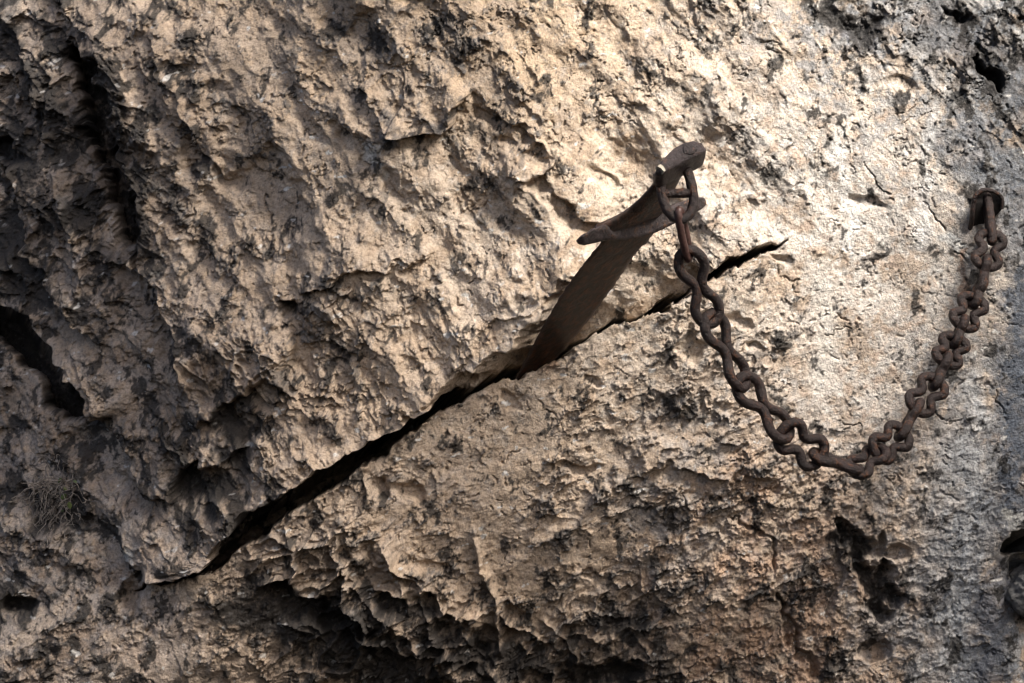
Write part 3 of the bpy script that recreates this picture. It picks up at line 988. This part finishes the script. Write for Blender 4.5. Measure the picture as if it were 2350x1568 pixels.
# ------------------------------------------------------------------ chain
def tube(path, rad, closed=True, seg=14, seed=0):
    """A bar swept along a path of points; rad may vary along it."""
    n = len(path)
    rnd = random.Random(seed)
    bm = bmesh.new()
    rings = []
    prev = None
    for i in range(n):
        if closed:
            tan = (path[(i + 1) % n] - path[i - 1]).normalized()
        else:
            tan = (path[min(i + 1, n - 1)] - path[max(i - 1, 0)]).normalized()
        if prev is None:
            up = Vector((0, -1, .2))
            nrm = (up - tan * up.dot(tan)).normalized()
        else:
            nrm = (prev - tan * prev.dot(tan)).normalized()
        prev = nrm
        bi = tan.cross(nrm)
        r0 = rad(i / n) if callable(rad) else rad
        ring = []
        for j in range(seg):
            a = 2 * math.pi * j / seg
            r = r0 * (1 + jit(i * .37 + j * .9, .05, seed) + jit(i * .11, .05, seed + 4) + rnd.uniform(-.045, .045))
            ring.append(bm.verts.new(path[i] + (nrm * math.cos(a) + bi * math.sin(a)) * r))
        rings.append(ring)
    last = n if closed else n - 1
    for i in range(last):
        a, b = rings[i], rings[(i + 1) % n]
        off = 0
        if closed and i == n - 1:         # close with the least twist
            best = 1e9
            for o_ in range(seg):
                d = sum((a[j].co - b[(j + o_) % seg].co).length for j in range(0, seg, 3))
                if d < best:
                    best, off = d, o_
        for j in range(seg):
            bm.faces.new((a[j], a[(j + 1) % seg], b[(j + 1 + off) % seg], b[(j + off) % seg]))
    if not closed:
        bm.faces.new(rings[0][::-1])
        bm.faces.new(rings[-1])
    bmesh.ops.recalc_face_normals(bm, faces=bm.faces)
    return bm


def spline(pts, n, closed=False):
    out = []
    m = len(pts)
    segs = m if closed else m - 1
    for i in range(n):
        u = segs * i / (n if closed else n - 1)
        k = min(int(u), segs - 1)
        t = u - k
        g = (lambda q: pts[q % m]) if closed else (lambda q: pts[max(0, min(m - 1, q))])
        p0, p1, p2, p3 = g(k - 1), g(k), g(k + 1), g(k + 2)
        out.append(.5 * ((2 * p1) + (p2 - p0) * t + (2 * p0 - 5 * p1 + 4 * p2 - p3) * t * t + (3 * p1 - p0 - 3 * p2 + p3) * t ** 3))
    return out


chain = thing('chain', 'heavy rusty chain of pinched links sagging between sword hilt and wall eye', 'chain', at(1900, 1000, .2))

# first ring: a stud link hung round the grip under the pommel
GW = W0 + .10
stud_pts = [(1580, 399, .02), (1588, 432, .028), (1592, 462, .032), (1584, 490, .036), (1561, 505, .040), (1535, 487, .036), (1523, 462, .032), (1517, 432, .024),
            (1519, 404, .004), (1530, 383, -.026), (1550, 374, -.036), (1570, 383, -.018)]
ring_o = link('stud_link', tube(spline([at(x, y, GW + w_) for x, y, w_ in stud_pts], 72, True), .0094, True, 14, 3), IRON_CHAIN, chain)
bar = [at(1519, 445, GW + .027), at(1526, 444.5, GW + .027), at(1535, 444.5, GW + .028), at(1556, 444, GW + .0285), at(1574, 443.5, GW + .0285), at(1582, 443, GW + .0285), at(1590, 443, GW + .029)]
link('stud', tube(spline(bar, 26), lambda t: .0090 + .0040 * (max(0, 1 - t / .16) + max(0, (t - .78) / .2)), False, 12, 8), IRON_CHAIN, ring_o)

JN = [(1560, 491), (1579, 586), (1631, 732), (1704, 878), (1803, 994), (1876, 1046), (1964, 1077), (2018, 1035), (2068, 996), (2106, 932), (2146, 880),
      (2172, 825), (2192, 783), (2210, 740), (2236, 692), (2252, 652), (2263, 603), (2276, 545), (2266, 460)]
#        roll half-width pinch twist
LK = [(62, 22, .0, 0), (4, 42, .80, 14), (42, 44, .80, 12), (34, 45, .80, 10), (2, 49, .62, 10), (76, 34, .75, 10), (48, 43, .62, 10), (2, 45, .62, 12), (86, 31, .6, 4), (4, 44, .62, 12),
      (86, 31, .6, 4), (6, 43, .62, 12), (86, 30, .6, 4), (6, 43, .62, 12), (80, 30, .6, 4), (88, 29, .6, 4), (2, 42, .62, 12), (80, 19, .3, 0)]
RB = 11.3
JW = []
acc = [0]
for a, b_ in zip(JN[:-1], JN[1:]):
    acc.append(acc[-1] + math.hypot(b_[0] - a[0], b_[1] - a[1]))
for q in acc:
    t = q / acc[-1]
    JW.append(GW + .040 + (.055 - GW - .040) * t ** .9)
for k, (roll, hw, pinch, twist) in enumerate(LK):
    p, q = at(*JN[k], JW[k]), at(*JN[k + 1], JW[k + 1])
    r = (8.6 if k == 0 else RB if k < 6 else RB * .92) * S
    ax_ = (q - p).normalized()
    a_half = (q - p).length / 2 + r * .95
    c0 = (p + q) / 2
    side_ = ax_.cross(Vector((0, -1, 0))).normalized()
    out_ = side_.cross(ax_).normalized()
    ro = math.radians(roll)
    u_ = side_ * math.cos(ro) + out_ * math.sin(ro)
    v_ = -side_ * math.sin(ro) + out_ * math.cos(ro)
    W_ = (hw - RB) * S * 1.12
    path = []
    nn = 64
    for i in range(nn):
        th = 2 * math.pi * i / nn
        cx_, sx_ = math.cos(th), math.sin(th)
        xx = a_half * math.copysign(abs(cx_) ** .9, cx_)
        s2 = math.copysign(abs(sx_) ** .8, sx_)
        neck = max(pinch * math.exp(-(cx_ / .36) ** 2), 0)
        yy = W_ * s2 * (1 - neck)
        mn = r * .62
        if pinch > .5 and abs(cx_) < .75:
            yy = math.copysign(max(abs(yy), mn), sx_)
        tw = math.radians(twist) * cx_
        path.append(c0 + ax_ * xx + (u_ * math.cos(tw) + v_ * math.sin(tw)) * yy)
    link('link', tube(path, r, True, 14, k * 3), IRON_RED if k == 0 else IRON_CHAIN, chain)

# ------------------------------------------------------------------ the eye in the wall
eye = thing('wall_eye', 'blackened iron eye plate fixed in the wall holding the chain end', 'wall eye', at(2240, 520, .0))
outl = [(2219, 560), (2229, 500), (2233, 460), (2240, 443), (2256, 436), (2278, 438), (2294, 446), (2302, 459), (2301, 478), (2291, 490), (2280, 500), (2270, 525), (2250, 562)]
hole_c, hole_r = (2266, 457), (10.5, 12.5)
N = 64
op = resample(outl + [outl[0]], N + 1)[:-1]
bm = bmesh.new()
front_o, front_i, back_o, back_i = [], [], [], []
for j, (x, y) in enumerate(op):
    a = math.atan2(y - hole_c[1], x - hole_c[0])
    ix, iy = hole_c[0] + hole_r[0] * math.cos(a), hole_c[1] + hole_r[1] * math.sin(a)
    sink = max(0, (y - 470) / 90) * .05
    front_o.append(bm.verts.new(at(x, y, .062 - sink)))
    front_i.append(bm.verts.new(at(ix, iy, .060)))
    back_o.append(bm.verts.new(at(x, y, .048 - sink)))
    back_i.append(bm.verts.new(at(ix, iy, .048)))
for j in range(N):
    k = (j + 1) % N
    bm.faces.new((front_o[j], front_o[k], front_i[k], front_i[j]))
    bm.faces.new((back_o[k], back_o[j], back_i[j], back_i[k]))
    bm.faces.new((front_o[k], front_o[j], back_o[j], back_o[k]))
    bm.faces.new((front_i[j], front_i[k], back_i[k], back_i[j]))
bmesh.ops.recalc_face_normals(bm, faces=bm.faces)
link('plate', bm, IRON_DARK, eye, smooth=False)
rimp = [(2222, 552, -.01), (2230, 505, .045), (2234, 468, .06), (2240, 448, .066), (2255, 437, .066), (2278, 439, .066), (2295, 449, .064), (2301, 462, .062), (2299, 480, .058)]
link('rim', tube(spline([at(x, y, w_ + .004) for x, y, w_ in rimp], 44), lambda t: .0052 - .0015 * t, False, 10, 5), IRON_CHAIN, eye)

from mathutils import noise as mnoise

# ------------------------------------------------------------------ boulder beside the cliff's right edge
bm = bmesh.new()
bmesh.ops.create_icosphere(bm, subdivisions=6, radius=1)
ctr = at(2402, 1352, -.05)
for v in bm.verts:
    n = v.co.copy()
    k = 1 + .07 * math.sin(3 * n.x + 1) * math.sin(2.5 * n.z) + .05 * math.sin(6 * n.y + 2 * n.x) + .012 * math.sin(19 * n.x + 4 * n.z) * math.sin(17 * n.z + 6 * n.y) + .006 * math.sin(47 * n.x) * math.sin(43 * n.z + 9 * n.y)
    k += .10 * mnoise.fractal(n * 2.2, 0.9, 2.1, 6) + .05 * mnoise.ridged_multi_fractal(n * 3.1, 0.9, 2.1, 5, 1.0, 2.0) - .04
    v.co = ctr + Vector((n.x * .080, n.y * .10, n.z * .062)) * k
grey_rock, nt, b = new_mat('grey_boulder_stone')
tc = nt.nodes.new('ShaderNodeTexCoord')
nA = noise_node(nt, 30, 8, .7, tc.outputs['Object'])
rA = ramp(nt, nA.outputs['Fac'], [(.3, (.05, .05, .05)), (.55, (.16, .155, .15)), (.75, (.30, .28, .25))])
nt.links.new(rA.outputs[0], b.inputs['Base Color'])
b.inputs['Roughness'].default_value = .9
bp = nt.nodes.new('ShaderNodeBump')
bp.inputs['Distance'].default_value = .006
nt.links.new(noise_node(nt, 120, 7, .7, tc.outputs['Object']).outputs['Fac'], bp.inputs['Height'])
nt.links.new(bp.outputs[0], b.inputs['Normal'])
bo = link('boulder', bm, grey_rock)
bo['label'] = 'grey rounded boulder wedged beside the dark gap at the cliff edge'
bo['category'] = 'boulder'


# ------------------------------------------------------------------ withered plant rooted in the left-hand hollow
def simple(name, c, rough=.8, lo=.6):
    m, nt, b = new_mat(name)
    tc = nt.nodes.new('ShaderNodeTexCoord')
    n = noise_node(nt, 90, 4, .6, tc.outputs['Object'])
    r = ramp(nt, n.outputs['Fac'], [(.3, tuple(v * lo for v in c)), (.7, tuple(v * 1.25 for v in c))])
    nt.links.new(r.outputs[0], b.inputs['Base Color'])
    b.inputs['Roughness'].default_value = rough
    return m


TWIG = simple('dry_grey_twig', (.22, .19, .165), .85, .2)
LEAF = simple('small_green_leaf', (.09, .12, .04), .6)
rd = random.Random(5)


def wall_w(vx, vy):
    """How far the cliff stands out at a measured spot."""
    i = int(np.clip(np.searchsorted(ax, vx), 0, NX - 1))
    j = int(np.clip(np.searchsorted(ay, vy), 0, NY - 1))
    for _ in range(4):
        i += int(round((vx - QX[j, i]) / 2.04))
        j += int(round((vy - QY[j, i]) / 2.06))
        i, j = max(0, min(NX - 1, i)), max(0, min(NY - 1, j))
    blk_ = (m0 + H)[max(0, j - 4):j + 5, max(0, i - 4):i + 5]
    return float(blk_.mean())


plant = thing('dry_plant', 'withered tangle of grey twigs with a few green leaves in the rock', 'plant', at(130, 1150, wall_w(130, 1150)))
bm_all = bmesh.new()
for k in range(210):
    x, y = rd.gauss(128, 34), rd.gauss(1135, 34)
    base = at(x, y, wall_w(x, y) + .004)
    d = Vector((rd.gauss(.1, .6), -rd.uniform(.2, 1.0), rd.gauss(-.35, .7))).normalized()
    pts = [base]
    step = rd.uniform(.007, .014)
    for q in range(5):
        d = (d + Vector((rd.gauss(0, .45), rd.gauss(0, .3), rd.gauss(-.12, .45)))).normalized()
        pts.append(pts[-1] + d * step)
    tb = tube(spline(pts, 9), lambda t: .0012 * (1 - .7 * t), False, 5, k)
    tmp = bpy.data.meshes.new('twig')
    tb.to_mesh(tmp)
    tb.free()
    bm_all.from_mesh(tmp)
    bpy.data.meshes.remove(tmp)
tw = link('twigs', bm_all, TWIG, plant)
tw['kind'] = 'stuff'
for (x, y, s_) in ((137, 1103, 7), (145, 1140, 9), (160, 1160, 8), (143, 1172, 5), (172, 1105, 5), (150, 1122, 6)):
    bm = bmesh.new()
    c0 = at(x, y, wall_w(x, y) + .022)
    e1 = Vector((rd.uniform(-1, 1), -.4, rd.uniform(-1, 1))).normalized()
    e2 = e1.cross(Vector((.2, -1, .3))).normalized()
    nrm = e1.cross(e2).normalized()
    L = s_ * S * 1.3
    vv = [bm.verts.new(c0 + e1 * L * p_ + e2 * L * q_ + nrm * L * h_) for p_, q_, h_ in ((-1, 0, 0), (-.3, .55, .2), (.5, .45, .15), (1.1, 0, -.1), (.5, -.45, .15), (-.3, -.55, .2), (.1, 0, -.05))]
    for a, b_ in ((0, 1), (1, 2), (2, 3), (3, 4), (4, 5), (5, 0)):
        bm.faces.new((vv[a], vv[b_], vv[6]))
    link('leaf', bm, LEAF, plant)
print('done', round(time.time() - T0, 1), 's')
